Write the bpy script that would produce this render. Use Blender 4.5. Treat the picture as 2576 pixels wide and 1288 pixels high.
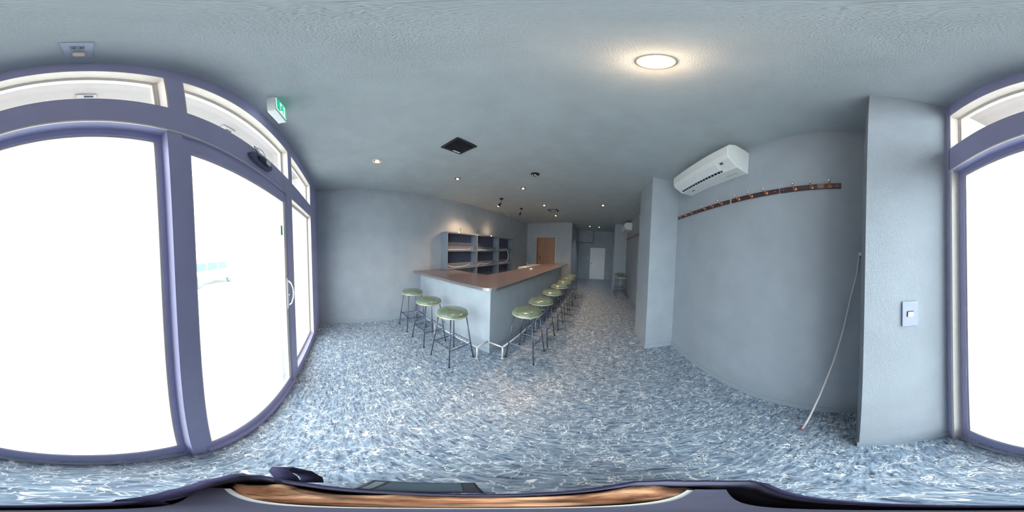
import bpy, math, random
from mathutils import Matrix, Vector
random.seed(7)
for o in list(bpy.data.objects): bpy.data.objects.remove(o)
S = bpy.context.scene
COL = S.collection
PI = math.pi

# ------------------------------------------------------------------ camera
cd = bpy.data.cameras.new('camera'); cam = bpy.data.objects.new('camera', cd); COL.objects.link(cam)
cd.type = 'PANO'
try: cd.panorama_type = 'EQUIRECTANGULAR'
except Exception: pass
try: cd.cycles.panorama_type = 'EQUIRECTANGULAR'
except Exception: pass
cd.clip_start = 0.01
YAW, PITCH, ROLL = math.radians(30.198), math.radians(-2.178), math.radians(-1.461)
RM = Matrix.Rotation(YAW, 3, 'Z') @ Matrix.Rotation(PITCH, 3, 'X') @ Matrix.Rotation(ROLL, 3, 'Y')
AX = Matrix(((1, 0, 0), (0, 0, -1), (0, 1, 0)))
cam.matrix_world = Matrix.Translation((0, 0, 1.5)) @ (RM @ AX).to_4x4()
S.camera = cam

# ------------------------------------------------------------------ world: bright overcast sky
W = bpy.data.worlds.new('world'); S.world = W; W.use_nodes = True
bg = W.node_tree.nodes['Background']
bg.inputs[0].default_value = (0.86, 0.94, 1.0, 1); bg.inputs[1].default_value = 11.5
S.view_settings.view_transform = 'Standard'; S.view_settings.look = 'None'
S.view_settings.gamma = 1; S.view_settings.use_curve_mapping = False
S.view_settings.exposure = -0.52
S.cycles.max_bounces = 7; S.cycles.diffuse_bounces = 5; S.cycles.glossy_bounces = 3; S.cycles.transparent_max_bounces = 8
S.cycles.use_adaptive_sampling = True; S.cycles.adaptive_threshold = 0.05
S.cycles.caustics_reflective = False; S.cycles.caustics_refractive = False
S.cycles.sample_clamp_indirect = 8.0

# ------------------------------------------------------------------ materials
def s2l(c):
    return tuple(((v / 255) / 12.92 if v <= 10 else (((v / 255) + .055) / 1.055) ** 2.4) for v in c)
def mat(name, rgb, rough=.6, metal=0, noise=0, nscale=30, bump=0, bscale=200, spec=.5, coat=0):
    m = bpy.data.materials.new(name); m.use_nodes = True
    nt = m.node_tree; b = nt.nodes['Principled BSDF']
    c = s2l(rgb)
    b.inputs['Roughness'].default_value = rough; b.inputs['Metallic'].default_value = metal
    b.inputs['Specular IOR Level'].default_value = spec; b.inputs['Coat Weight'].default_value = coat
    tc = nt.nodes.new('ShaderNodeTexCoord')
    n = nt.nodes.new('ShaderNodeTexNoise'); n.inputs['Scale'].default_value = nscale; n.inputs['Detail'].default_value = 2
    nt.links.new(tc.outputs['Object'], n.inputs['Vector'])
    r = nt.nodes.new('ShaderNodeValToRGB'); a = max(noise, .02)
    r.color_ramp.elements[0].position = .3; r.color_ramp.elements[1].position = .7
    r.color_ramp.elements[0].color = (*[v * (1 - a) for v in c], 1); r.color_ramp.elements[1].color = (*[min(1, v * (1 + a)) for v in c], 1)
    nt.links.new(n.outputs['Fac'], r.inputs['Fac']); nt.links.new(r.outputs['Color'], b.inputs['Base Color'])
    if bump:
        n2 = nt.nodes.new('ShaderNodeTexNoise'); n2.inputs['Scale'].default_value = bscale; n2.inputs['Detail'].default_value = 1
        nt.links.new(tc.outputs['Object'], n2.inputs['Vector'])
        bp = nt.nodes.new('ShaderNodeBump'); bp.inputs['Strength'].default_value = bump; bp.inputs['Distance'].default_value = .004
        nt.links.new(n2.outputs['Fac'], bp.inputs['Height']); nt.links.new(bp.outputs['Normal'], b.inputs['Normal'])
    return m
def emit(name, rgb, strength):
    m = bpy.data.materials.new(name); m.use_nodes = True; nt = m.node_tree; b = nt.nodes['Principled BSDF']
    b.inputs['Base Color'].default_value = (*s2l(rgb), 1); b.inputs['Emission Color'].default_value = (*s2l(rgb), 1)
    b.inputs['Emission Strength'].default_value = strength
    if strength > 2: m.cycles.emission_sampling = 'NONE'
    return m
def glass_mat(name, tint):
    m = bpy.data.materials.new(name); m.use_nodes = True; nt = m.node_tree
    for n in list(nt.nodes): nt.nodes.remove(n)
    out = nt.nodes.new('ShaderNodeOutputMaterial'); mx = nt.nodes.new('ShaderNodeMixShader')
    fr = nt.nodes.new('ShaderNodeFresnel'); fr.inputs['IOR'].default_value = 1.35
    t = nt.nodes.new('ShaderNodeBsdfTransparent'); t.inputs['Color'].default_value = (*tint, 1)
    g = nt.nodes.new('ShaderNodeBsdfGlossy'); g.inputs['Roughness'].default_value = .02
    ge = nt.nodes.new('ShaderNodeNewGeometry'); ma = nt.nodes.new('ShaderNodeMath'); ma.operation = 'MULTIPLY_ADD'
    ma.inputs[1].default_value = 1 / 1.35 - 1.35; ma.inputs[2].default_value = 1.35
    nt.links.new(ge.outputs['Backfacing'], ma.inputs[0]); nt.links.new(ma.outputs[0], fr.inputs['IOR'])
    nt.links.new(fr.outputs[0], mx.inputs[0]); nt.links.new(t.outputs[0], mx.inputs[1]); nt.links.new(g.outputs[0], mx.inputs[2])
    nt.links.new(mx.outputs[0], out.inputs['Surface'])
    return m
def floor_mat():
    m = bpy.data.materials.new('floor_marbled_vinyl'); m.use_nodes = True; nt = m.node_tree; b = nt.nodes['Principled BSDF']
    N = nt.nodes.new; L = nt.links.new
    tc = N('ShaderNodeTexCoord')
    def vein(scale, dist, width, loc, mscale, m0, m1, stretch=(1, 1, 1), detail=3):
        mp = N('ShaderNodeMapping'); mp.inputs['Location'].default_value = loc; mp.inputs['Scale'].default_value = stretch
        mp.inputs['Rotation'].default_value = (0, 0, loc[0])
        L(tc.outputs['Object'], mp.inputs['Vector'])
        n = N('ShaderNodeTexNoise'); n.inputs['Scale'].default_value = scale; n.inputs['Detail'].default_value = detail; n.inputs['Distortion'].default_value = dist
        L(mp.outputs[0], n.inputs['Vector'])
        s = N('ShaderNodeMath'); s.operation = 'SUBTRACT'; s.inputs[1].default_value = .5; L(n.outputs['Fac'], s.inputs[0])
        a = N('ShaderNodeMath'); a.operation = 'ABSOLUTE'; L(s.outputs[0], a.inputs[0])
        r = N('ShaderNodeMapRange'); r.inputs['From Min'].default_value = 0; r.inputs['From Max'].default_value = width
        r.inputs['To Min'].default_value = 1; r.inputs['To Max'].default_value = 0; L(a.outputs[0], r.inputs['Value'])
        k = N('ShaderNodeTexNoise'); k.inputs['Scale'].default_value = mscale; k.inputs['Detail'].default_value = 1
        L(mp.outputs[0], k.inputs['Vector'])
        kr = N('ShaderNodeMapRange'); kr.inputs['From Min'].default_value = m0; kr.inputs['From Max'].default_value = m1; L(k.outputs['Fac'], kr.inputs['Value'])
        mu = N('ShaderNodeMath'); mu.operation = 'MULTIPLY'; L(r.outputs[0], mu.inputs[0]); L(kr.outputs[0], mu.inputs[1])
        return mu.outputs[0]
    vs = [vein(3.6, 1.8, .0085, (0.4, 1.2, 0), 6, .44, .55, (1, 1.6, 1), 4),
          vein(5, 1.6, .0115, (2.0, 3.2, 0), 8, .45, .56, (1.6, 1, 1), 4),
          vein(8, 1.4, .016, (1.1, 7.2, 0), 10, .46, .56, (1.5, .9, 1), 3),
          vein(14, 1.2, .023, (2.7, .3, 0), 13, .48, .6, (1, 1.5, 1), 3)]
    acc = vs[0]
    for v in vs[1:]:
        mx = N('ShaderNodeMath'); mx.operation = 'MAXIMUM'; L(acc, mx.inputs[0]); L(v, mx.inputs[1]); acc = mx.outputs[0]
    # pale blots where veins meet
    bl = N('ShaderNodeTexNoise'); bl.inputs['Scale'].default_value = 13; bl.inputs['Detail'].default_value = 4; bl.inputs['Distortion'].default_value = 1.2
    L(tc.outputs['Object'], bl.inputs['Vector'])
    br = N('ShaderNodeMapRange'); br.inputs['From Min'].default_value = .66; br.inputs['From Max'].default_value = .70; L(bl.outputs['Fac'], br.inputs['Value'])
    mx = N('ShaderNodeMath'); mx.operation = 'MAXIMUM'; L(acc, mx.inputs[0]); L(br.outputs[0], mx.inputs[1]); acc = mx.outputs[0]
    # streaky ground: two fibre directions chosen by a slow noise
    def fib(rot, sc):
        mp = N('ShaderNodeMapping'); mp.inputs['Rotation'].default_value = (0, 0, rot); mp.inputs['Scale'].default_value = sc
        L(tc.outputs['Object'], mp.inputs['Vector'])
        q = N('ShaderNodeTexNoise'); q.inputs['Scale'].default_value = 1; q.inputs['Detail'].default_value = 4; q.inputs['Roughness'].default_value = .65; q.inputs['Distortion'].default_value = .6
        L(mp.outputs[0], q.inputs['Vector']); return q.outputs['Fac']
    f1, f2 = fib(.5, (14, 62, 10)), fib(1.9, (16, 58, 10))
    sl = N('ShaderNodeTexNoise'); sl.inputs['Scale'].default_value = 7; L(tc.outputs['Object'], sl.inputs['Vector'])
    sr = N('ShaderNodeMapRange'); sr.inputs['From Min'].default_value = .45; sr.inputs['From Max'].default_value = .55; L(sl.outputs['Fac'], sr.inputs['Value'])
    n = N('ShaderNodeMix'); n.data_type = 'FLOAT'; L(sr.outputs[0], n.inputs['Factor']); L(f1, n.inputs['A']); L(f2, n.inputs['B'])
    cr = N('ShaderNodeValToRGB'); e = cr.color_ramp.elements
    e[0].position = .33; e[0].color = (*s2l((54, 70, 95)), 1); e[1].position = .70; e[1].color = (*s2l((178, 198, 216)), 1)
    L(n.outputs['Result'], cr.inputs['Fac'])
    mix = N('ShaderNodeMix'); mix.data_type = 'RGBA'
    L(acc, mix.inputs['Factor']); L(cr.outputs['Color'], mix.inputs['A']); mix.inputs['B'].default_value = (*s2l((250, 251, 250)), 1)
    L(mix.outputs['Result'], b.inputs['Base Color'])
    b.inputs['Roughness'].default_value = .36; b.inputs['Specular IOR Level'].default_value = .6
    return m
def wood_mat(name, c0, c1, rough=.35, axis=1, scale=6, coat=.2):
    m = bpy.data.materials.new(name); m.use_nodes = True; nt = m.node_tree; b = nt.nodes['Principled BSDF']
    N = nt.nodes.new; L = nt.links.new
    tc = N('ShaderNodeTexCoord'); mp = N('ShaderNodeMapping')
    sc = [scale * 6] * 3; sc[axis] = scale * .35; mp.inputs['Scale'].default_value = sc
    L(tc.outputs['Object'], mp.inputs['Vector'])
    n = N('ShaderNodeTexNoise'); n.inputs['Scale'].default_value = 1; n.inputs['Detail'].default_value = 6; L(mp.outputs[0], n.inputs['Vector'])
    cr = N('ShaderNodeValToRGB'); e = cr.color_ramp.elements
    e[0].position = .3; e[0].color = (*s2l(c0), 1); e[1].position = .7; e[1].color = (*s2l(c1), 1)
    L(n.outputs['Fac'], cr.inputs['Fac']); L(cr.outputs['Color'], b.inputs['Base Color'])
    b.inputs['Roughness'].default_value = rough; b.inputs['Coat Weight'].default_value = coat
    return m
M = {}
M['wall'] = mat('wallpaper_blue_grey', (173, 181, 190), .7, noise=.05, nscale=4, bump=.8, bscale=260)
M['ceil'] = mat('ceiling_paper_grey', (184, 192, 196), .85, noise=.05, nscale=5, bump=.9, bscale=180)
M['front'] = mat('storefront_slate_paint', (180, 178, 216), .5, noise=.04, nscale=6)  # pale violet cast puts lens haze and purple fringing into the paint colour
M['frame'] = mat('cream_aluminium', (232, 224, 216), .4, noise=.03)
M['base'] = mat('baseboard_vinyl', (166, 178, 188), .5, noise=.03)
M['floor'] = floor_mat()
M['glass'] = glass_mat('window_glass', (.97, .99, .985))
M['steel'] = mat('brushed_steel', (205, 208, 212), .3, 1, noise=.04)
M['chrome'] = mat('white_enamelled_tube', (225, 222, 222), .3, .3)
M['black'] = mat('black_metal', (34, 37, 46), .4, .3, noise=.05)
M['blackpl'] = mat('black_plastic', (40, 43, 52), .5, noise=.05)
M['leg'] = mat('stool_leg_steel', (92, 98, 118), .3, .65, noise=.05)
M['seat'] = mat('seat_green_vinyl', (112, 132, 116), .24, noise=.14, nscale=18, bump=.08, bscale=60, coat=.3)
M['trim'] = mat('seat_brass_trim', (206, 196, 168), .3, .3, noise=.05)
M['white'] = mat('white_plastic', (238, 240, 238), .35, noise=.02)
M['grey'] = mat('grey_plastic', (176, 184, 204), .45, noise=.02)
M['dark'] = mat('dark_slot', (22, 24, 30), .7, noise=.05)
M['counter'] = wood_mat('counter_brown_laminate', (102, 93, 95), (130, 116, 116), .28, 1, 5, .25)
M['edge'] = mat('counter_edge_metal', (176, 172, 172), .28, .8, noise=.04)
M['panel'] = mat('counter_panel_grey', (180, 190, 198), .6, noise=.05, nscale=5, bump=.2, bscale=220)
M['wooddoor'] = wood_mat('door_brown_wood', (162, 120, 98), (180, 138, 114), .45, 2, 4, .1)
M['rack'] = wood_mat('rack_dark_wood', (62, 44, 48), (88, 62, 64), .4, 1, 8, .1)
M['copper'] = mat('hook_copper', (214, 150, 118), .3, .8, noise=.04)
M['ball'] = mat('hook_ball_nickel', (226, 206, 200), .22, .8, noise=.03)
M['shelf'] = mat('shelf_grey_board', (132, 142, 156), .55, noise=.05, nscale=6)
M['shelfback'] = mat('shelf_back_slate', (92, 100, 122), .6, noise=.06, nscale=6)
M['tube'] = mat('white_vinyl_tube', (240, 232, 230), .4, noise=.02)
M['fardoor'] = mat('door_pale_steel', (246, 249, 252), .45, noise=.02)
M['green'] = emit('exit_green_lit', (16, 190, 150), 1.1)
M['exitwhite'] = emit('exit_white_lit', (225, 255, 240), 1.2)
M['warm'] = emit('lamp_warm_glow', (255, 214, 160), 30)
M['warmdome'] = emit('lamp_dome_glow', (255, 222, 176), 12)
M['navy'] = mat('bag_navy_canvas', (40, 36, 70), .8, noise=.15, nscale=60, bump=.3, bscale=400)
M['lining'] = mat('bag_lining_grey', (92, 92, 112), .8, noise=.08)
M['cloth'] = mat('bag_cloth_tan', (206, 156, 120), .85, noise=.6, nscale=34, bump=.3, bscale=80)
M['concrete'] = mat('pavement_concrete', (200, 200, 195), .8, noise=.06, nscale=3, bump=.2, bscale=60)
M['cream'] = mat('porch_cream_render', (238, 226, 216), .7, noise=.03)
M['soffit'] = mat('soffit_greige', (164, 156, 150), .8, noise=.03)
M['car'] = mat('car_white_paint', (244, 245, 246), .25, coat=.6)
M['carglass'] = mat('car_window_blue', (70, 92, 118), .1, noise=.1, spec=.8)
M['tyre'] = mat('tyre_rubber', (120, 122, 126), .8, noise=.05)
M['red'] = mat('red_plastic_tip', (190, 60, 60), .5)
M['pale'] = mat('pale_cream_plastic', (218, 206, 190), .5, noise=.04)

# ------------------------------------------------------------------ mesh helpers
class MB:
    def __init__(s): s.v = []; s.f = []
    def add(s, vs, fs):
        k = len(s.v); s.v += [tuple(p) for p in vs]; s.f += [tuple(i + k for i in f) for f in fs]; return s
    def box(s, x0, x1, y0, y1, z0, z1):
        x0, x1 = min(x0, x1), max(x0, x1); y0, y1 = min(y0, y1), max(y0, y1); z0, z1 = min(z0, z1), max(z0, z1)
        return s.add([(x0, y0, z0), (x1, y0, z0), (x1, y1, z0), (x0, y1, z0), (x0, y0, z1), (x1, y0, z1), (x1, y1, z1), (x0, y1, z1)],
                     [(0, 3, 2, 1), (4, 5, 6, 7), (0, 1, 5, 4), (1, 2, 6, 5), (2, 3, 7, 6), (3, 0, 4, 7)])
    def tube(s, pts, r, seg=8, closed=False):
        P = [Vector(p) for p in pts]; n = len(P); rs = r if isinstance(r, (list, tuple)) else [r] * n
        vs = []; up = None
        for i, p in enumerate(P):
            a = P[(i - 1) % n] if (closed or i > 0) else P[i]; b = P[(i + 1) % n] if (closed or i < n - 1) else P[i]
            t = (b - a).normalized()
            if up is None: up = Vector((0, 0, 1)) if abs(t.z) < .9 else Vector((1, 0, 0))
            u = t.cross(up).normalized(); w = u.cross(t).normalized(); up = w
            for k in range(seg):
                an = 2 * PI * k / seg; vs.append(p + u * (rs[i] * math.cos(an)) + w * (rs[i] * math.sin(an)))
        fs = []
        for i in range(n if closed else n - 1):
            j = (i + 1) % n
            for k in range(seg):
                l = (k + 1) % seg; fs.append((i * seg + k, i * seg + l, j * seg + l, j * seg + k))
        if not closed: fs.append(tuple(range(seg))[::-1]); fs.append(tuple((n - 1) * seg + k for k in range(seg)))
        return s.add(vs, fs)
    def lathe(s, prof, seg=24, c=(0, 0, 0)):
        vs = []; n = len(prof)
        for r, z in prof:
            for k in range(seg):
                a = 2 * PI * k / seg; vs.append((c[0] + r * math.cos(a), c[1] + r * math.sin(a), c[2] + z))
        fs = [(i * seg + k, i * seg + (k + 1) % seg, (i + 1) * seg + (k + 1) % seg, (i + 1) * seg + k) for i in range(n - 1) for k in range(seg)]
        if prof[0][0] > 1e-6: fs.append(tuple(range(seg))[::-1])
        if prof[-1][0] > 1e-6: fs.append(tuple((n - 1) * seg + k for k in range(seg)))
        return s.add(vs, fs)
    def prism(s, poly, a0, a1, axis='z'):
        n = len(poly)
        def P(u, v, w): return (u, v, w) if axis == 'z' else ((u, w, v) if axis == 'y' else (w, u, v))
        vs = [P(u, v, a0) for u, v in poly] + [P(u, v, a1) for u, v in poly]
        return s.add(vs, [tuple(range(n))[::-1], tuple(range(n, 2 * n))] + [(i, (i + 1) % n, n + (i + 1) % n, n + i) for i in range(n)])
    def build(s, name, m, parent=None, smooth=False, bevel=0, seg=2):
        me = bpy.data.meshes.new(name); me.from_pydata(s.v, [], s.f); me.update()
        import bmesh
        bm = bmesh.new(); bm.from_mesh(me); bmesh.ops.recalc_face_normals(bm, faces=bm.faces); bm.to_mesh(me); bm.free()
        me.materials.append(M[m] if isinstance(m, str) else m)
        if smooth:
            for p in me.polygons: p.use_smooth = len(p.vertices) == 4
        o = bpy.data.objects.new(name, me); COL.objects.link(o)
        if parent: o.parent = parent
        if bevel:
            b = o.modifiers.new('bevel', 'BEVEL'); b.width = bevel; b.segments = seg; b.limit_method = 'ANGLE'
        return o
def B(*a): return MB().box(*a)
def tag(o, label=None, cat=None, group=None, kind=None):
    if label: o['label'] = label
    if cat: o['category'] = cat
    if group: o['group'] = group
    if kind: o['kind'] = kind
    return o
def thing(name, loc, label, cat, group=None, rz=0):
    o = bpy.data.objects.new(name, None); COL.objects.link(o); o.location = loc; o.rotation_euler = (0, 0, rz); o.empty_display_size = .1
    return tag(o, label, cat, group)
def struct(name, mb, m, label=None, cat=None, **k):
    o = mb.build(name, m, **k); return tag(o, label, cat, kind='structure')
def copy_tree(o, parent=None):
    c = o.copy(); COL.objects.link(c); c.parent = parent
    for ch in o.children: copy_tree(ch, c)
    return c

# ------------------------------------------------------------------ room shell
XL, XR, YF, YB, H = -3.08, 1.14, -.46, 9.1, 2.7
struct('floor', B(XL - .2, XR + .2, YF - .1, YB + .2, -.12, 0), 'floor', 'blue grey vinyl floor with white marbled veins', 'floor')
struct('ceiling', B(XL - .2, XR + .2, YF - .1, YB + .2, H, H + .15), 'ceil', 'pale grey textured ceiling', 'ceiling')
struct('wall_left', B(XL - .2, XL, YF - .1, YB + .2, 0, H), 'wall', 'long blue grey wallpapered wall behind the bar', 'wall')
struct('wall_right', B(XR, XR + .2, YF - .1, YB + .2, 0, H), 'wall', 'long blue grey wall carrying coat hooks and air conditioners', 'wall')
struct('wall_back', B(XL, XR, YB, YB + .2, 0, H), 'wall', 'far end wall with the pale door', 'wall')
PX0, PX1, PZ = -2.62, -1.757, 2.06
pt = MB().box(XL, PX0, 6.6, 6.74, 0, H).box(PX1, -1.09, 6.6, 6.74, 0, H).box(PX0, PX1, 6.6, 6.74, PZ, H).box(-1.21, -1.09, 6.74, YB, 0, H)
struct('wall_partition', pt, 'wall', 'grey partition at the end of the bar with a brown door', 'wall')
struct('wall_pillar_storefront', B(.72, XR, YF, -.05, 0, H), 'wall', 'grey pillar with light switch beside the storefront', 'wall')
struct('wall_pillar_middle', B(.72, XR, 2.205, 2.86, 0, H), 'wall', 'grey square pillar between the coat racks', 'wall')
struct('wall_pillar_far', B(.645, XR, 6.53, 7.2, 0, H), 'wall', 'grey pillar beside the far air conditioner', 'wall')
# baseboards
bb, bt = .075, .008
struct('baseboard_left', B(XL, XL + bt, YF, 1.612, 0, bb), 'base', 'low grey skirting along the long bar side wall', 'baseboard')
struct('baseboard_right', MB().box(XR - bt, XR, -.05, 2.205, 0, bb).box(XR - bt, XR, 2.86, 6.53, 0, bb).box(XR - bt, XR, 7.2, YB, 0, bb), 'base', 'low grey skirting under the coat racks', 'baseboard')
struct('baseboard_back', MB().box(-1.09, -.47, YB - bt, YB, 0, .1).box(.42, XR, YB - bt, YB, 0, .1), 'base', 'low grey skirting beside the pale door', 'baseboard')
struct('baseboard_pillar_middle', MB().box(.72 - bt, .72, 2.205 - bt, 2.86 + bt, 0, bb).box(.72, XR - bt, 2.205 - bt, 2.205, 0, bb), 'base', 'low skirting around the middle pillar', 'baseboard')
struct('baseboard_pillar_storefront', MB().box(.72 - bt, .72, YF, -.05 + bt, 0, bb).box(.72, XR - bt, -.05, -.05 + bt, 0, bb), 'base', 'low skirting around the storefront pillar', 'baseboard')
struct('baseboard_pillar_far', MB().box(.645 - bt, .645, 6.53 - bt, 7.2, 0, bb).box(.645, XR - bt, 6.53 - bt, 6.53, 0, bb), 'base', 'low skirting around the far pillar', 'baseboard')
struct('baseboard_partition', MB().box(PX1 + .05, -1.09, 6.6 - bt, 6.6, 0, bb).box(-1.09, -1.09 + bt, 6.6 - bt, YB - bt, 0, bb), 'base', 'low skirting along the partition', 'baseboard')
struct('trim_1', MB().tube([(-2.66, 3.86, H - .006), (XL + .012, 5.02, H - .006)], .009, 6), 'white', 'thin white cable cover across the ceiling by the spotlight', 'trim')

# storefront wall (interior skin and posts)
TZ0, TZ1 = 2.195, 2.55
D0, D1 = -.56, YF
fw = MB()
fw.box(XL, -2.455, D0, D1, 0, H)                     # solid end
fw.box(-2.455, .69, D0, D1, TZ1, H)                  # header
fw.box(-2.455, .69, D0, D1, 2.02, TZ0)               # beam
fw.box(.685, .72, D0, D1, 0, H)                       # jamb by pillar
fw.box(-.365, -.297, D0, D1, TZ0, TZ1); fw.box(-1.53, -1.435, D0, D1, TZ0, TZ1)
fw.box(-.338, -.276, D0, D1, 0, 2.02); fw.box(-1.5, -1.345, D0, D1, 0, 2.02)
fw.box(-2.455, -1.5, D0, D1, 0, .12)
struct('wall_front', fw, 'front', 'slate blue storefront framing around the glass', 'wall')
struct('trim_2', MB().box(-.42, .69, YF - .002, YF + .004, 2.018, 2.026).box(-1.28, -.42, YF - .002, YF + .003, 2.019, 2.023), 'frame', 'thin pale line under the storefront beam', 'trim')  # pale strips stand in for light catching the beam's lower edge
struct('trim_3', MB().box(-.276, .685, -.5, -.478, .001, .012), 'steel', 'bright metal floor track at the storefront door', 'trim')
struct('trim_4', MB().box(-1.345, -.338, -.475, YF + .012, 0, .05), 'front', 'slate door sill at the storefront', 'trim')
struct('trim_5', B(.668, .685, -.51, YF, 0, 2.02), 'frame', 'cream vertical jamb of the storefront door', 'trim')
def framed(name, x0, x1, z0, z1, yg, fw_, m, label, bead='frame', kind='structure', cat='window'):
    cx = (x0 + x1) / 2
    e = thing(name, (cx, yg, z0), label, cat); e['kind'] = kind
    a0, a1, h = x0 - cx, x1 - cx, z1 - z0
    f = MB().box(a0, a1, -.02, .012, 0, fw_).box(a0, a1, -.02, .012, h - fw_, h).box(a0, a0 + fw_, -.02, .012, fw_, h - fw_).box(a1 - fw_, a1, -.02, .012, fw_, h - fw_)
    f.build('window_frame', m, e)
    b = .008; i0, i1, k0, k1 = a0 + fw_, a1 - fw_, fw_, h - fw_
    MB().box(i0, i1, -.014, .006, k0, k0 + b).box(i0, i1, -.014, .006, k1 - b, k1).box(i0, i0 + b, -.014, .006, k0 + b, k1 - b).box(i1 - b, i1, -.014, .006, k0 + b, k1 - b).build('glazing_bead', bead, e)
    B(i0 + b, i1 - b, -.006, 0, k0 + b, k1 - b).build('pane', 'glass', e)
    return e
# cream reveals of the transoms and the side window
def reveal(name, x0, x1, z0, z1, y0, label):
    t = .006
    struct(name, MB().box(x0, x1, y0, YF - .003, z1 - t, z1).box(x0, x0 + t, y0, YF - .003, z0, z1 - t).box(x1 - t, x1, y0, YF - .003, z0, z1 - t), 'cream', label, 'trim')
for i, (x0, x1, w) in enumerate([(-.297, .685, 'above the camera-side door'), (-1.435, -.365, 'above the handled door'), (-2.455, -1.53, 'above the side window')]):
    framed('window_%d' % (i + 1), x0, x1, TZ0, TZ1, -.53, .014, 'frame', ['wide transom window above the plain glass door', 'wide transom window above the glass door with the handle', 'short transom window above the narrow side pane'][i])
    reveal('trim_%d' % (6 + i), x0, x1, TZ0, TZ1, -.518, ['cream reveal of the transom over the plain glass door', 'cream reveal of the transom over the handled door', 'cream reveal of the short transom'][i])
framed('window_4', -2.455, -1.5, .12, 2.02, -.53, .02, 'frame', 'tall fixed storefront pane next to the bar side wall')
reveal('trim_9', -2.455, -1.5, .12, 2.02, -.518, 'cream reveal of the tall fixed storefront pane')
def glassdoor(name, x0, x1, z0, z1, yg, st, top, bot, m, label, stile_b=None):
    cx = (x0 + x1) / 2
    e = thing(name, (cx, yg, z0), label, 'door'); e['kind'] = 'structure'
    a0, a1, h = x0 - cx, x1 - cx, z1 - z0
    B(a0, a1, -.018, .018, h - top, h).build('top_rail', m, e)
    B(a0, a1, -.018, .018, 0, bot).build('bottom_rail', m, e)
    B(a0, a0 + st, -.018, .018, bot, h - top).build('stile', stile_b or m, e)
    B(a1 - st, a1, -.018, .018, bot, h - top).build('stile', m, e)
    b = .009; i0, i1, k0, k1 = a0 + st, a1 - st, bot, h - top
    MB().box(i0, i1, -.012, .012, k0, k0 + b).box(i0, i1, -.012, .012, k1 - b, k1).box(i0, i0 + b, -.012, .012, k0 + b, k1 - b).box(i1 - b, i1, -.012, .012, k0 + b, k1 - b).build('glazing_bead', 'frame', e)
    B(i0 + b, i1 - b, -.004, .004, k0 + b, k1 - b).build('pane', 'glass', e)
    return e
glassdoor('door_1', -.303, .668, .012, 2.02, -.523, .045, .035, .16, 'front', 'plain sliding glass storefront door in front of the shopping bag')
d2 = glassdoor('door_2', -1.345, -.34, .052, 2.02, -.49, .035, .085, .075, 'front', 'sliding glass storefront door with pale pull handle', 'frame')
# handle on door 2 (latch plate, lock, bow pull)
hx = -1.328 - (-1.345 - .34) / 2
hb = MB().box(hx - .014, hx + .018, .018, .026, .93, 1.21).build('lock_plate', 'white', d2, bevel=.003)
MB().tube([(hx + .002, .024, .96), (hx + .002, .055, .985), (hx + .002, .072, 1.04), (hx + .002, .075, 1.08), (hx + .002, .072, 1.12), (hx + .002, .055, 1.165), (hx + .002, .024, 1.19)], .008, 8).build('pull_handle', 'white', d2, smooth=True)
MB().lathe([(.011, 0), (.011, .01), (.006, .014)], 12).build('lock_cylinder', 'steel', d2).matrix_local = Matrix.Translation((hx - .002, .026, 1.06)) @ Matrix.Rotation(-PI / 2, 4, 'X')
B(-1.285 + .8425, -1.25 + .8425, .004, .006, 1.58, 1.66).build('green_sticker', mat('sticker_green', (90, 200, 120), .5), d2)

# porch outside
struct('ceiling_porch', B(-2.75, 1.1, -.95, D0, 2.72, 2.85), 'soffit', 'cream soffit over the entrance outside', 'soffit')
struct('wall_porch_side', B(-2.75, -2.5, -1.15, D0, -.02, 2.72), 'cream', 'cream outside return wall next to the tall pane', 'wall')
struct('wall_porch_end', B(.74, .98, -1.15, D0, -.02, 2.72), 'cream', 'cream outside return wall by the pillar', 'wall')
struct('ground_outside', B(-30, 26, -32, D0, -.32, -.14), 'concrete', 'pale concrete pavement outside the storefront', 'ground')
struct('trim_10', B(-2.75, .98, -.92, D0, -.14, -.02), 'concrete', 'concrete entrance step outside', 'step')
for i, (x, y, sx, sy, lab) in enumerate([(-.05, -.78, .05, .02, 'small slot fitting in the soffit seen through the wide transom'), (-1.01, -.80, .07, .035, 'grey fitting in the soffit seen above the handled door')]):
    e = thing('soffit_fitting', (x, y, 2.72), lab, 'fitting')
    B(-sx, sx, -sy, sy, -.012, 0).build('cover', 'soffit', e, bevel=.002); B(-sx * .7, sx * .2, -sy * .4, sy * .4, -.015, -.012).build('slot', 'black', e)

# parked car beyond the pavement
car = thing('parked_car', (-6.0, -6.6, -.14), 'white parked car with blue tinted windows seen through the storefront glass', 'car')
body = [(-1.75, .28), (-1.78, .55), (-1.7, .72), (-1.05, .8), (-.75, 1.2), (-.5, 1.28), (1.1, 1.28), (1.45, 1.2), (1.72, .8), (1.75, .5), (1.72, .28)]
MB().prism(body, -.72, .72, 'y').build('body', 'car', car, bevel=.05, seg=3)
for (a, b_) in [((-.95, .82), (-.2, .82)), ((-.12, .82), (.62, .82)), ((.7, .82), (1.5, .82))]:
    x0, x1 = a[0], b_[0]
    q = [(x0, .82), (x1, .82), (min(x1, 1.3), 1.19), (max(x0, -.66), 1.19)]
    MB().prism(q, .715, .728, 'y').build('side_window', 'carglass', car)
for x in (-1.15, 1.15):
    for y in (-.66, .66):
        w = MB().lathe([(.0, -.09), (.17, -.09), (.28, -.08), (.29, -.04), (.29, .04), (.28, .08), (.17, .09), (0, .09)], 20).build('wheel', 'tyre', car)
        w.matrix_local = Matrix.Translation((x, y, .29)) @ Matrix.Rotation(PI / 2, 4, 'X')
        hcap = MB().lathe([(0, .0), (.15, .0), (.16, -.02), (.0, -.02)], 16).build('hubcap', 'steel', w); hcap.location = (0, 0, -.085 if y > 0 else .1)

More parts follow.
